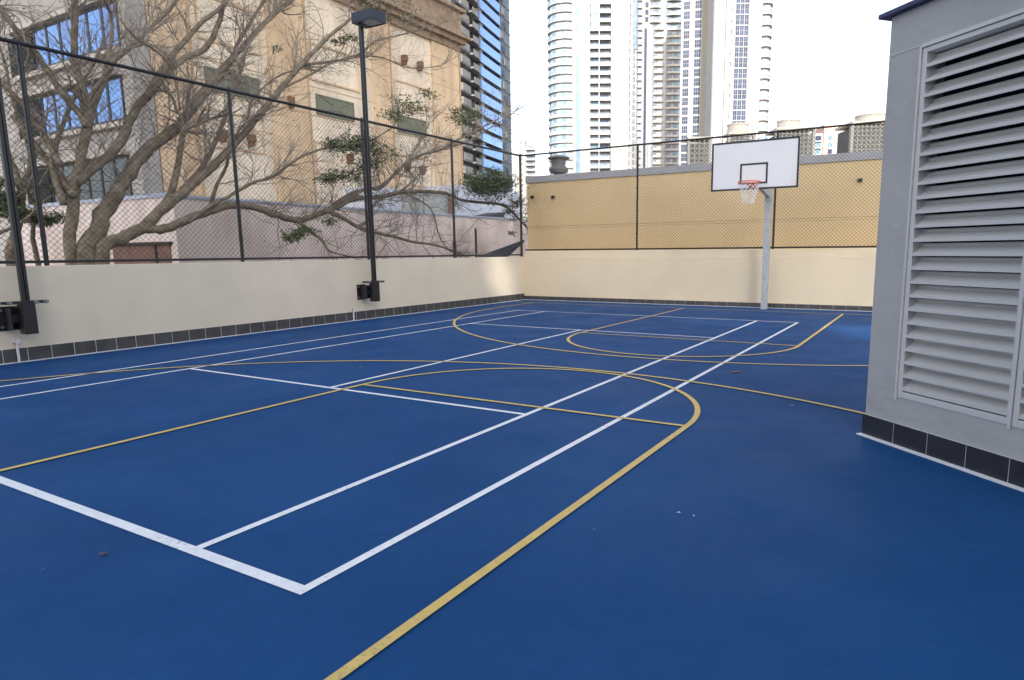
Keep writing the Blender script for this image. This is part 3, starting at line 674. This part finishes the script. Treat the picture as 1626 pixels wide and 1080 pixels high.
# tower 2
T=Tower('apartment_tower','creamy white stepped high rise with rows of rounded balconies, second from the left',300,G,0,1040); S=T.S; H=150; dS=2.96
zs=T.Z(45); zs2=T.Z(75)
T.add('wall','tw_white',args=(S(1001),S(1012),3,20,-.59,H)); T.add('wall','tw_white',args=(S(1012)+.001,S(1054),0,20,-.59,H)); T.add('wall','tw_white',args=(S(1054)+.001,S(1083),.5,20,-.59,H))
T.add('glass_strip','tw_cyan',args=(S(1007),S(1016),2.6,2.99,zs2,H-1)) ; T.add('glass_strip','tw_glass',args=(S(1021.5),S(1025.5),-.1,-.002,-.5,zs))
T.add('glass_strip','tw_cyan',args=(S(1028.5),S(1029.3),-.1,-.002,-.5,zs))
for k in range(50):
    z=1+k*dS
    T.add('window','tw_rec',args=(S(1005),S(1009),2.8,2.99,z+.4,z+2.4))
    T.add('balcony_tick','tw_white',args=(S(1010),S(1018),-1.0,-.001,z,z+.5)); 
    hi=z>zs
    if hi:
        T.add('window','tw_glass',args=(S(1022.5),S(1027.5),-.15,-.002,z+.5,z+2.5)); T.add('window','tw_rec',args=(S(1031),S(1045),-.6,-.002,z+.8,z+2.7))
        T.disc(S(1038),0,S(1047)-S(1038),z,z+.9,'curved_balcony','tw_white',14,.55)
        T.disc(S(1067),.49,S(1079)-S(1067),z,z+.5,'curved_balcony','tw_white',14,.5); T.add('window','tw_rec',args=(S(1056),S(1066),.2,.49,z+.6,z+2.8)); T.add('window','tw_rail',args=(S(1068),S(1077),.2,.49,z+.6,z+2.8))
        T.arcwall(S(1067),.49,S(1079)-S(1067),.1,z+.51,z+1.3,'railing','tw_rail',.5)
    else:
        T.add('window','tw_rec',args=(S(1034.5),S(1042.5),-.2,-.002,z+.5,z+2.5)); T.disc(S(1044),0,S(1052.5)-S(1044),z,z+1.1,'curved_balcony','tw_cream',14,.55)
        T.add('window','tw_rec',args=(S(1057),S(1065.5),.2,.49,z+.6,z+2.5)); T.add('window','tw_rec' if k%2 else 'tw_cyan',args=(S(1068.5),S(1076),.2,.49,z+.6,z+2.5))
        T.disc(S(1068),.49,S(1080)-S(1068),z,z+.8,'curved_balcony','tw_cream',14,.35)
T.finish()
# tower 3: flat facade with two columns of windows and a tan side
T=Tower('apartment_tower','narrow high rise with two window columns and a plain tan side wall',235,G,R(-14),1096); S=T.S; H=130; dS=3.1
p1=S(1111)
T.add('wall','tw_white',args=(S(1079),p1-.01,0,1.2,-.59,H)); T.add('wall','tw_white',args=(S(1081),p1-3,1.201,10,-.59,H-.5)); 
# tan side runs back from the facade's right corner
c0=T.o+T.a*p1; e1=atD(1131,300,246); e2=atD(1134,300,248)
mb=MB().prism([(c0.x,c0.y),(e1.x,e1.y),(e1.x-8,e1.y+16),(c0.x-6,c0.y+10)],-.59,H); T.add('side_wall','tw_tan',mb=mb)
mb=MB().prism([(e1.x+.02,e1.y),(e2.x,e2.y),(e2.x-6,e2.y+12),(e1.x-6,e1.y+12)],-.59,H-1); T.add('side_wall','tw_tan2',mb=mb)
for k in range(41):
    z=1.5+k*dS
    for j,(u0,u1) in enumerate(((1082.5,1091.5),(1100,1109.5))):
        x0,x1=S(u0),S(u1); hh=dS-.3 if (k<9 and k%2==0) else 2.4
        m_=MB().obox(T.o,T.a,T.b,Zu,x0,x1,-.10,-.002,z,z+hh); T.add('window','tw_glass',mb=m_)
        m_=MB(); 
        for q in range(1,3): xx=x0+(x1-x0)*q/3; m_.obox(T.o,T.a,T.b,Zu,xx-.03,xx+.03,-.16,-.101,z,z+hh)
        m_.obox(T.o,T.a,T.b,Zu,x0,x1,-.16,-.101,z+1.15,z+1.23); T.add('mullion','tw_white',mb=m_)
for u in (1081,1093,1098.5): T.add('rib','tw_white',args=(S(u),S(u)+.3,-.3,-.003,-.5,H))
T.finish()
# tower 4
T=Tower('apartment_tower','rightmost white high rise with blue window grid and curved right balconies',206,G,0,1180); S=T.S; H=112; dS=3.02
T.disc(S(1141),3.5,(S(1150)-S(1132))/2,-.59,H,'round_column','tw_white',28,1,pi*.9,pi*2.1)
T.add('wall','tw_white',args=(S(1140),S(1163),2.5,18,-.59,H)); T.add('wall','tw_white',args=(S(1150),S(1163)-.01,1.2,2.49,-.59,H))
T.add('wall','tw_white',args=(S(1163)+.001,S(1184),.8,18,-.59,H)); T.add('wall','tw_white',args=(S(1184)+.001,S(1204),0,18,-.59,H)); T.add('wall','tw_white',args=(S(1204)+.001,S(1219),2.5,18,-.59,H))
for k in range(36):
    z=1+k*dS
    T.add('slot_window','frame_dk',args=(S(1157.5),S(1159),1.1,1.199,z+.9,z+2.2))
    T.add('window','tw_glass',args=(S(1163.5),S(1183.6),.6,.799,z+.28,z+dS))
    m_=MB()
    for q in range(0,7): xx=S(1163.3)+(S(1183.8)-S(1163.3))*q/6; m_.obox(T.o,T.a,T.b,Zu,xx-(.07 if q%2==0 else .02),xx+(.07 if q%2==0 else .02),.50,.599,z+.28,z+dS)
    m_.obox(T.o,T.a,T.b,Zu,S(1163.3),S(1183.8),.49,.598,z+1.55,z+1.62); m_.obox(T.o,T.a,T.b,Zu,S(1163.3),S(1183.8),.45,.799,z,z+.279); T.add('mullion_grid','tw_white',mb=m_)
    T.disc(S(1211),4.5,S(1225)-S(1211),z,z+.45,'curved_balcony','tw_cream',20,1.9,pi*1.1,pi*2.05); T.arcwall(S(1211),4.5,S(1225)-S(1211),.12,z+.46,z+1.25,'railing','tw_rail',1.9,pi*1.1,pi*2.05)
    T.add('window','tw_rec',args=(S(1206),S(1217),.3 +2.0,2.499,z+.6,z+2.4))
    T.disc(S(1221),9,S(1230.5)-S(1221),z+.2,z+1.0,'curved_balcony','tw_white',12,1,pi*1.2,pi*2.3)
T.disc(S(1211),4.5,S(1223.3)-S(1211),-.59,H,'curved_wall','tw_white',20,1.8,pi*1.05,pi*2.1)
T.finish()
# small distant white block
T=Tower('apartment_block','small distant white stepped apartment block left of the white towers','tower') if False else Tower('apartment_block','small distant white stepped apartment block just right of the dark tower',380,None,0,833); S=T.S
zt=T.Z(219); zt2=T.Z(233)
T.add('wall','tw_cream',args=(S(816),S(833),0,15,-.59,zt)); T.add('wall','tw_cream',args=(S(833)+.01,S(848),1,15,-.59,zt2)); T.add('roof','tw_white',args=(S(819),S(831),2,12,zt+.01,zt+2.5))
for k in range(16):
    z=zt-3.5-k*2.9
    if z<0: break
    T.add('window','tw_rec',args=(S(825),S(829),-.1,-.002,z,z+1.6)); T.add('window','tw_rec',args=(S(836),S(846),.8,.99,z-2,z-.4)); T.add('balcony','tw_white',args=(S(834),S(850.5),-.8,.79,z-3,z-2.2))
T.finish()
# pink and white block seen between plant screens
T=Tower('apartment_block','distant white block with salmon pink centre between the rooftop plant screens',300,None,0,1322); S=T.S; zt=T.Z(208)
T.add('wall','tw_white',args=(S(1292),S(1308),0,15,-.59,zt-1)); T.add('wall','pinkapt',args=(S(1308)+.01,S(1329),-.8,15,-.59,zt+1.5)); T.add('wall','tw_white',args=(S(1329)+.01,S(1362),0,15,-.59,zt-.5)); T.add('roof','pinkapt',args=(S(1310),S(1328),1,10,zt+1.51,zt+3))
for k in range(22):
    z=zt-4-k*2.9
    if z<0: break
    for u0,u1,dd in ((1296,1305,0),(1315,1322,-.8),(1333,1342,0),(1347,1350,0),(1354,1358,0)): T.add('window','tw_cyan' if (u0+k)%3 else 'tw_glass',args=(S(u0),S(u1),dd-.1,dd-.002,z,z+1.9))
    T.add('balcony','tw_white',args=(S(1294),S(1306),-.9,-.101,z-.7,z-.2))
T.finish()

# dark glass tower
t=thing('glass_tower','dark glass high rise with sky blue balcony bands behind the beige building','tower')
g=ray(1185,395); g=V((g.x,g.y,0)).normalized()
P1=atD(797,250,180); P1=V((P1.x,P1.y,0))
def on_face(u):
    dd=ray(u,250); dd=V((dd.x,dd.y,0)); n=V((-g.y,g.x,0)); return dd*(P1.dot(n)/dd.dot(n))
n=V((g.y,-g.x,0)); n=n if n.dot(-P1)>0 else -n     # outward normal, towards the camera
P2=atD(813,250,188); P2=V((P2.x,P2.y,0)); g2=(P2-P1).normalized(); n2=V((g2.y,-g2.x,0)); n2=n2 if n2.dot(-P1)>0 else -n2
sA=[(on_face(u)-P1).dot(g) for u in (670,722,738,751,763,797)]
H=95
plan=[P1+g*sA[0],P1-n*0,P2,P2-n*14,P1+g*sA[0]-n*22]
MB().prism([(p.x-n.x*1.4,p.y-n.y*1.4) for p in plan],-.59,H).build('core',M['dk_body'],t)
cntb=0
for k in range(30):
    z=1.0+k*3.08
    MB().obox(P1,g,n,Zu,sA[0],sA[5],-1.39,.02,z+.02,z+.30).build('floor_slab',M['dk_slab'],t)
    jj=.25*((k*7)%3-1)
    MB().obox(P1,g,n,Zu,sA[4],sA[5],.10,.24,z-.1,z+1.95).build('glass_balustrade',M['glass_sky'],t)
    mb=MB().obox(P1,g,n,Zu,sA[4],sA[5],.2405,.262,z-.16,z-.1)
    x=sA[4]
    while x<sA[5]-1: mb.obox(P1,g,n,Zu,x,x+.06,.241,.26,z-.1,z+1.95); x+=1.6
    mb.build('balustrade_joints',M['dk_slab'],t)
    MB().obox(P1,g,n,Zu,sA[4]+1.5+jj,sA[4]+3.3+jj,-.9,.0,z+.33,z+3.07).build('fin_wall',M['dk_grey'],t)
    MB().obox(P1,g,n,Zu,sA[3],sA[4]-.4,-.3,.75,z-.1,z+.28).obox(P1,g,n,Zu,sA[3]+.5,sA[4]-1.2,.68,.74,z+.29,z+1.3).build('balcony',M['dk_grey'],t)
    MB().obox(P1,g,n,Zu,sA[2],sA[3]-.3,-.5,.12,z+.33,z+1.9).build('grey_panel',M['dk_grey'],t)
    mb=MB(); x=sA[0]+ (k*1.3)%2.5
    while x<sA[2]-2.5: mb.obox(P1,g,n,Zu,x,x+2.1,.0,.05,z+.33,z+(2.2 if int(x)%2 else 1.5)); x+=3.4
    mb.build('window_band',M['glass_dark'] if k%3 else M['tw_glass'],t)
    # far return face
    MB().obox(P1,g2,n2,Zu,.1,(P2-P1).length+.15,-1.2,.1,z,z+.22).build('floor_slab',M['dk_slab'],t)
    MB().obox(P1,g2,n2,Zu,.6+((k*5)%3)*1.2,2.4+((k*5)%3)*1.2,.1,.28,z+.31,z+1.8).build('window',M['tw_glass'] if k%2 else M['dk_grey'],t)
MB().obox(P1,g2,n2,Zu,.05,(P2-P1).length,-1.25,-.05,-.58,H-.5).build('return_wall',M['dk_ret'],t)
rebase(t,(P1.x,P1.y,-.59))

# unseen tall block, added behind the viewer to keep the court in shade
t=thing('shade_block','unseen tall pale block added behind the court to shade it','building')
yB=-62; XA,XB=-6,50
MB().box(XA,XB,yB-16,yB,-.59,34).build('wall',M['tw_cream'],t)
def on_screen(x,y,z=0):      # where the sun ray through a court point crosses the added screen wall
    k=(y-yB)/-sdir.y; return x+sdir.x*k, z+sdir.z*k
# screen wall added for shade, its openings cut to shape the sun patches
ops=[]
for p,q in (((-2.3,10.9,0),(.9,13.7,0)),((-4.6,12.7,0),(-1.75,13.3,0)),((-7.9,13.15,0),(-6.3,13.5,0)),((-10.65,14.9,.55),(-10.65,16.2,1.1))):
    a=on_screen(*p); b=on_screen(*q)
    if p[2]: ops.append((a[0],b[0],min(a[1],b[1])-.1,max(a[1],b[1])))
    else:
        m0=(p[1]+q[1])/2; ops.append((on_screen(p[0],m0)[0],on_screen(q[0],m0)[0],a[1],b[1]))
ops.sort(); print('OPS',ops); w=MB(); x=XA
for a,b,c0,c1 in ops:
    w.box(x,a,yB-.4,yB,34.001,92).box(a,b,yB-.4,yB,34.001,c0).box(a,b,yB-.4,yB,c1,92); x=b
w.box(x,XB,yB-.4,yB,34.001,92); w.build('shade_screen',M['tw_cream'],t)
for k in range(9): MB().box(XA+2,XB-2,yB+.002,yB+.06,3+k*3.2,4.9+k*3.2).build('window_band',M['glass_dark'],t)
rebase(t,(20,yB,-.59))
t=thing('shade_podium','unseen cream block added behind the viewer to darken the near floor','building')  # out of view, added only to dim the foreground
MB().box(-2,16,-20,-7,-.59,8.5).build('wall',M['cream'],t)
for k in range(2): MB().box(-1,15,-6.999,-6.94,1.2+k*3.4,3.2+k*3.4).build('window_band',M['glass_dark'],t)
rebase(t,(6,-7,-.59))
# ------------------------------------------------------------------ trees
def catmull(P,Wd,sub=5):
    out=[];ws=[]
    for i in range(len(P)-1):
        p0=P[max(i-1,0)];p1=P[i];p2=P[i+1];p3=P[min(i+2,len(P)-1)]
        for j in range(sub):
            t_=j/sub; out.append(.5*((2*p1)+(p2-p0)*t_+(2*p0-5*p1+4*p2-p3)*t_*t_+(3*p1-p0-3*p2+p3)*t_**3)); ws.append(Wd[i]*(1-t_)+Wd[i+1]*t_)
    out.append(P[-1]); ws.append(Wd[-1]); return out,ws
def limb(mb,pts,w0,w1,x0,x1,root_down=False,sub=5):
    """pts: picture columns/rows of the limb; x0,x1: distance planes it runs between; w: thickness"""
    n_=len(pts); P=[]; W=[]
    for i,(u,v) in enumerate(pts):
        f=i/(n_-1); X=x0+(x1-x0)*f+ .12*sin(i*2.1+u)*min(1,f*3)
        p=atx(u,v,X); P.append(p); W.append((w0+(w1-w0)*f**.85)*(p-EYE).dot(fw)/F_PX/2)
    if root_down:
        b=P[0].copy(); b.z=-.4; b.y+=.1; P.insert(0,b); W.insert(0,W[0]*1.5)
    W=[w*.84 for w in W]
    P,W=catmull(P,W,sub); P=[p+V((random.uniform(-1,1),random.uniform(-1,1),random.uniform(-1,1)))*w*.16 for p,w in zip(P,W)]
    mb.sweep(P,W,10 if w0>8 else 7,True,.07)
    return P,W
def grow(mb,p,d_,L_,r,depth,tips,lim=None):
    n_=max(3,int(L_/.11)); P=[p]; dd=d_.normalized(); side=V((random.uniform(-1,1),random.uniform(-1,1),random.uniform(-.6,1)))*.05
    for i in range(n_):
        dd=(dd+side+V((random.gauss(0,.17),random.gauss(0,.17),random.gauss(0,.17)))).normalized(); 
        q=P[-1]+dd*(L_/n_)
        if q.x>FXP-.12: dd.x=-abs(dd.x); q=P[-1]+dd*(L_/n_)
        P.append(q)
    mb.sweep(P,[r*(1-.75*i/n_) for i in range(n_+1)],4 if r<.012 else 5,False)
    tips.append((P[-1],dd))
    if depth>0:
        for k in range(1+int(L_/.22)):
            i=random.randint(1,n_); ax=V((random.uniform(-1,1),random.uniform(-1,1),random.uniform(-.5,1)))
            grow(mb,P[i],(dd+ax*.95).normalized(),L_*random.uniform(.35,.65),r*(1-.75*i/n_)*.75,depth-1,tips)
def leaves(mb,c,rad,n_,size=.05,flat=.6):
    cl=[c+V((random.gauss(0,.45)*rad,random.gauss(0,.45)*rad,random.gauss(0,.3)*rad*flat)) for _ in range(max(4,n_//30))]
    for _ in range(n_):
        k=random.choice(cl); p=k+V((random.gauss(0,.3)*rad,random.gauss(0,.34)*rad,random.gauss(0,.2)*rad))
        if p.x>FXP-.1: p.x=FXP-.12
        e=V((random.gauss(0,1),random.gauss(0,1),random.gauss(-.2,.5))).normalized(); s_=e.cross(V((random.gauss(0,.4),random.gauss(0,.4),1))).normalized(); L_=size*random.uniform(.7,1.4)
        mb.poly([p,p+e*L_*.5+s_*L_*.22,p+e*L_,p+e*L_*.5-s_*L_*.22])
def tree(label,limbs,clumps,seed,tw=1.0,base=None):
    random.seed(seed); t=thing('tree',label,'tree'); tips=[]; twigs=MB(); allP=[]
    trunk=MB(); first=True
    for i,L_ in enumerate(limbs):
        pts,w0,w1,x0,x1=L_[:5]; rootd=len(L_)>5 and L_[5]
        if rootd: P,W=limb(trunk,pts,w0,w1,x0,x1,True)
        else:
            mb=MB(); P,W=limb(mb,pts,w0,w1,x0,x1); mb.build('branch',M['bark'],t,smooth=True)
        Ln=sum((P[k+1]-P[k]).length for k in range(len(P)-1)); cnt=int(Ln*6.2*tw)
        for _ in range(cnt):
            k=int(len(P)*(random.uniform(.22 if Ln>2.5 else .1,.999) if w1<w0 else random.uniform(0,.6)))
            if k>=len(P)-1: k=len(P)-2
            if P[k].z<(2.6 if P[k].y<8 else 1.2): continue
            tdir=(P[k+1]-P[k]).normalized(); ax=V((random.uniform(-.5,.4),random.uniform(-1,1),random.uniform(-.55,1)))
            LL=random.uniform(.35,1.25)*(1 if random.random()<.8 else 1.6)
            grow(twigs,P[k],(tdir*.9+ax).normalized(),LL,min(W[k]*.4,.004+.0065*LL),2,tips)
        # continue at the tip
        for _ in range(3 if w1<w0 else 0): grow(twigs,P[-1],((P[-1]-P[-3]).normalized()+V((random.uniform(-.3,.2),random.uniform(-.5,.5),random.uniform(-.3,.5)))),random.uniform(.7,1.5),max(W[-1]*.8,.012),2,tips)
    trunk.build('trunk',M['bark'],t,smooth=True)
    tw_=twigs.build('twigs',M['twig'],t); 
    lf=MB()
    for (u,v,X,rpx,n_) in clumps:
        c=atx(u,v,X); rad=rpx*(c-EYE).dot(fw)/F_PX; leaves(lf,c,rad,int(n_*2.2),.072)
    for p,dd in random.sample(tips,min(len(tips),int(420*tw))): leaves(lf,p,.08,4,.05)
    lf.build('foliage',M['leaf'],t)
    print('TREE',len(twigs.f),len(lf.f))
    b=atx(*limbs[0][0][0],limbs[0][3]); rebase(t,(b.x,b.y,-.4))
XT=-12.9
main=[
 ([(135,414),(154,370),(165,335),(189,301),(211,267),(244,230),(278,205),(305,172),(333,133),(369,92),(403,55),(440,15)],35,7,XT,-13.6,True),
 ([(112,414),(116,323),(122,278),(139,194),(133,150),(125,122),(119,92),(118,30),(116,-30)],21,10,XT-.1,-13.4,True),
 ([(160,410),(201,376),(233,357),(261,329),(293,304),(315,285),(345,258),(385,215),(430,160),(458,126),(482,100),(520,60),(560,28)],25,5,XT+.1,-12.6,True),
 ([(225,362),(261,364),(293,351),(340,332),(371,326),(410,331),(442,342),(474,350),(507,339),(536,328),(564,315),(598,314),(626,308),(646,305),(677,304),(711,308),(739,319),(796,325),(812,336),(827,350)],18,3.5,XT+.1,-12.2),
 ([(261,329),(274,298),(283,260),(286,235),(290,211)],14,9,XT,-12.8),
 ([(524,331),(553,311),(584,300),(606,297),(640,263),(669,246),(700,238),(740,215),(790,190)],9,2.5,-12.5,-12.1),
 ([(536,328),(575,303),(604,296),(632,271),(655,245),(680,200)],7,2,-12.5,-12.4),
 ([(515,333),(547,348),(567,360),(587,367),(626,376),(655,384),(689,389),(722,399),(742,407)],9,2.5,-12.5,-12),
 ([(567,360),(583,352),(588,338),(600,320),(640,300),(668,275)],7,2,-12.5,-12.3),
 ([(470,350),(493,367),(513,384),(524,399),(558,408)],8,2.5,-12.6,-12.1),
 ([(643,306),(677,325),(689,342),(697,373),(711,396),(728,403)],3.5,2,-12.3,-12.1),
 ([(300,352),(330,330),(360,314),(400,291),(434,280),(457,263),(485,246),(519,235),(556,232),(584,226),(620,205)],8,2.5,XT+.3,-12.2),
 ([(120,290),(142,272),(178,242),(200,206),(217,172),(242,144),(267,114),(294,92),(328,75),(350,28),(358,-20)],21,8,XT-.1,-13.9),
 ([(232,155),(252,118),(278,83),(300,58),(319,36),(350,12),(380,-20)],13,6,-13.3,-14),
 ([(-10,5),(0,14),(28,50),(56,83),(78,117),(100,150),(125,178),(138,202)],9,13,-13.6,-13.1),
 ([(20,185),(33,200),(56,231),(80,262),(105,295),(118,310)],9,15,-14,-13),
 ([(100,325),(90,290),(83,260),(92,222),(108,178),(125,140),(150,100)],13,5,-13,-13.8),
 ([(139,200),(150,165),(165,130),(180,100),(205,76),(228,55),(267,17),(290,-10)],13,5,-13.1,-14.2),
 ([(133,180),(145,150),(160,130),(172,90),(178,55),(176,25),(164,-5)],9,5,-13.1,-12.8),
 ([(305,172),(328,150),(344,128),(368,99),(376,72),(400,32),(424,-5)],12,5,-13.3,-14),
 ([(261,330),(300,290),(328,255),(352,200),(380,120),(395,70),(430,30),(470,-5)],11,4,XT,-13.5),
 ([(395,205),(400,160),(440,122),(475,110)],5,3,-12.8,-12.6),
 ([(475,104),(513,99),(555,93),(581,79),(598,65),(655,51),(711,34)],6,1.5,-12.7,-12.3),
 ([(440,145),(490,120),(540,95),(600,90),(650,108),(700,105)],5,1.5,-12.7,-12.3),
 ([(330,340),(342,300),(360,262),(368,225),(395,190),(420,178)],8,3,XT,-12.6),
 ([(205,78),(235,70),(262,85),(280,105),(278,128)],4,2,-13.8,-13.2),
 ([(190,30),(215,60),(240,75),(268,100),(280,130),(286,175)],3.5,5,-12.2,-12.4),
 ([(700,238),(742,225),(775,205),(815,180)],4,1.5,-12.1,-12),
 ([(-10,120),(30,160),(70,215),(95,262)],8,12,-13.8,-13.2),
]
cl=[(560,232,-12.3,32,520),(530,228,-12.3,22,240),(600,240,-12.2,34,420),(575,225,-12.2,20,200),(545,278,-12.4,26,420),(520,285,-12.4,16,180),(585,262,-12.3,24,260),(650,168,-12.2,26,300),(625,182,-12.2,20,200),(675,150,-12.2,18,110),
    (735,190,-12,20,240),(752,182,-12,16,140),(728,178,-12,14,120),(780,292,-11.6,36,2400),(768,300,-11.6,22,600),(798,288,-11.6,20,500),(755,290,-11.6,14,200),(785,275,-11.6,16,300),(815,322,-11.8,15,200),(810,335,-11.8,10,100),(775,320,-11.8,12,70),(815,370,-11.8,8,40),(525,352,-12.3,18,130),
    (470,372,-12.4,16,220),(458,378,-12.4,10,100),(485,365,-12.4,16,150),(540,66,-12.5,14,90),(560,60,-12.5,14,60),(440,78,-12.9,10,30),(620,15,-12.4,34,160),(575,5,-12.4,24,120),(650,30,-12.4,20,70)]
tree('huge spreading bare tree with pale twigs and few leaf clusters behind the fence',main,cl,11,1.0)
left=[
 ([(18,415),(25,370),(35,310),(22,270),(5,230),(-15,190)],18,9,-14.3,-15,True),
 ([(-5,372),(25,358),(44,345),(72,318),(90,308)],7,3,-13.7,-13.4),
 ([(60,414),(52,370),(58,330),(40,290),(60,240),(75,180)],9,4,-14.8,-15.2,True),
 ([(33,300),(48,260),(40,215),(20,160),(10,110),(-5,60)],9,4,-14.6,-15),
]
cl2=[(6,315,-14.4,24,500),(15,335,-14.2,22,500),(52,345,-14.4,18,260),(90,345,-14.5,16,160),(70,350,-14.5,14,160),(2,290,-14.5,16,220),(90,300,-14.3,12,70)]
tree('smaller dark leafed tree at the far left edge behind the near lamp post',left,cl2,23,.7)

# ------------------------------------------------------------------ light
sl=bpy.data.lights.new('sun','SUN'); so=bpy.data.objects.new('sun',sl); COL.objects.link(so)
so.rotation_euler=sdir.to_track_quat('Z','Y').to_euler(); so.location=(0,0,60)
sl.energy=6.5; sl.angle=R(.35); sl.color=(1,.94,.85)
world=bpy.data.worlds.new('World'); scene.world=world; world.use_nodes=True; nt=world.node_tree
bg=nt.nodes['Background']; sk=nt.nodes.new('ShaderNodeTexSky'); sk.sky_type='NISHITA'; sk.sun_disc=False
sk.sun_elevation=R(SUN_EL); sk.sun_rotation=math.atan2(sdir.x,sdir.y); sk.air_density=1; sk.dust_density=3; sk.ozone_density=1
hs=nt.nodes.new('ShaderNodeHueSaturation'); hs.inputs['Saturation'].default_value=.55
nt.links.new(sk.outputs[0],hs.inputs['Color']); nt.links.new(hs.outputs[0],bg.inputs[0]); bg.inputs[1].default_value=.42
scene.view_settings.view_transform='Standard'; scene.view_settings.look='None'; scene.view_settings.exposure=0; scene.view_settings.gamma=1
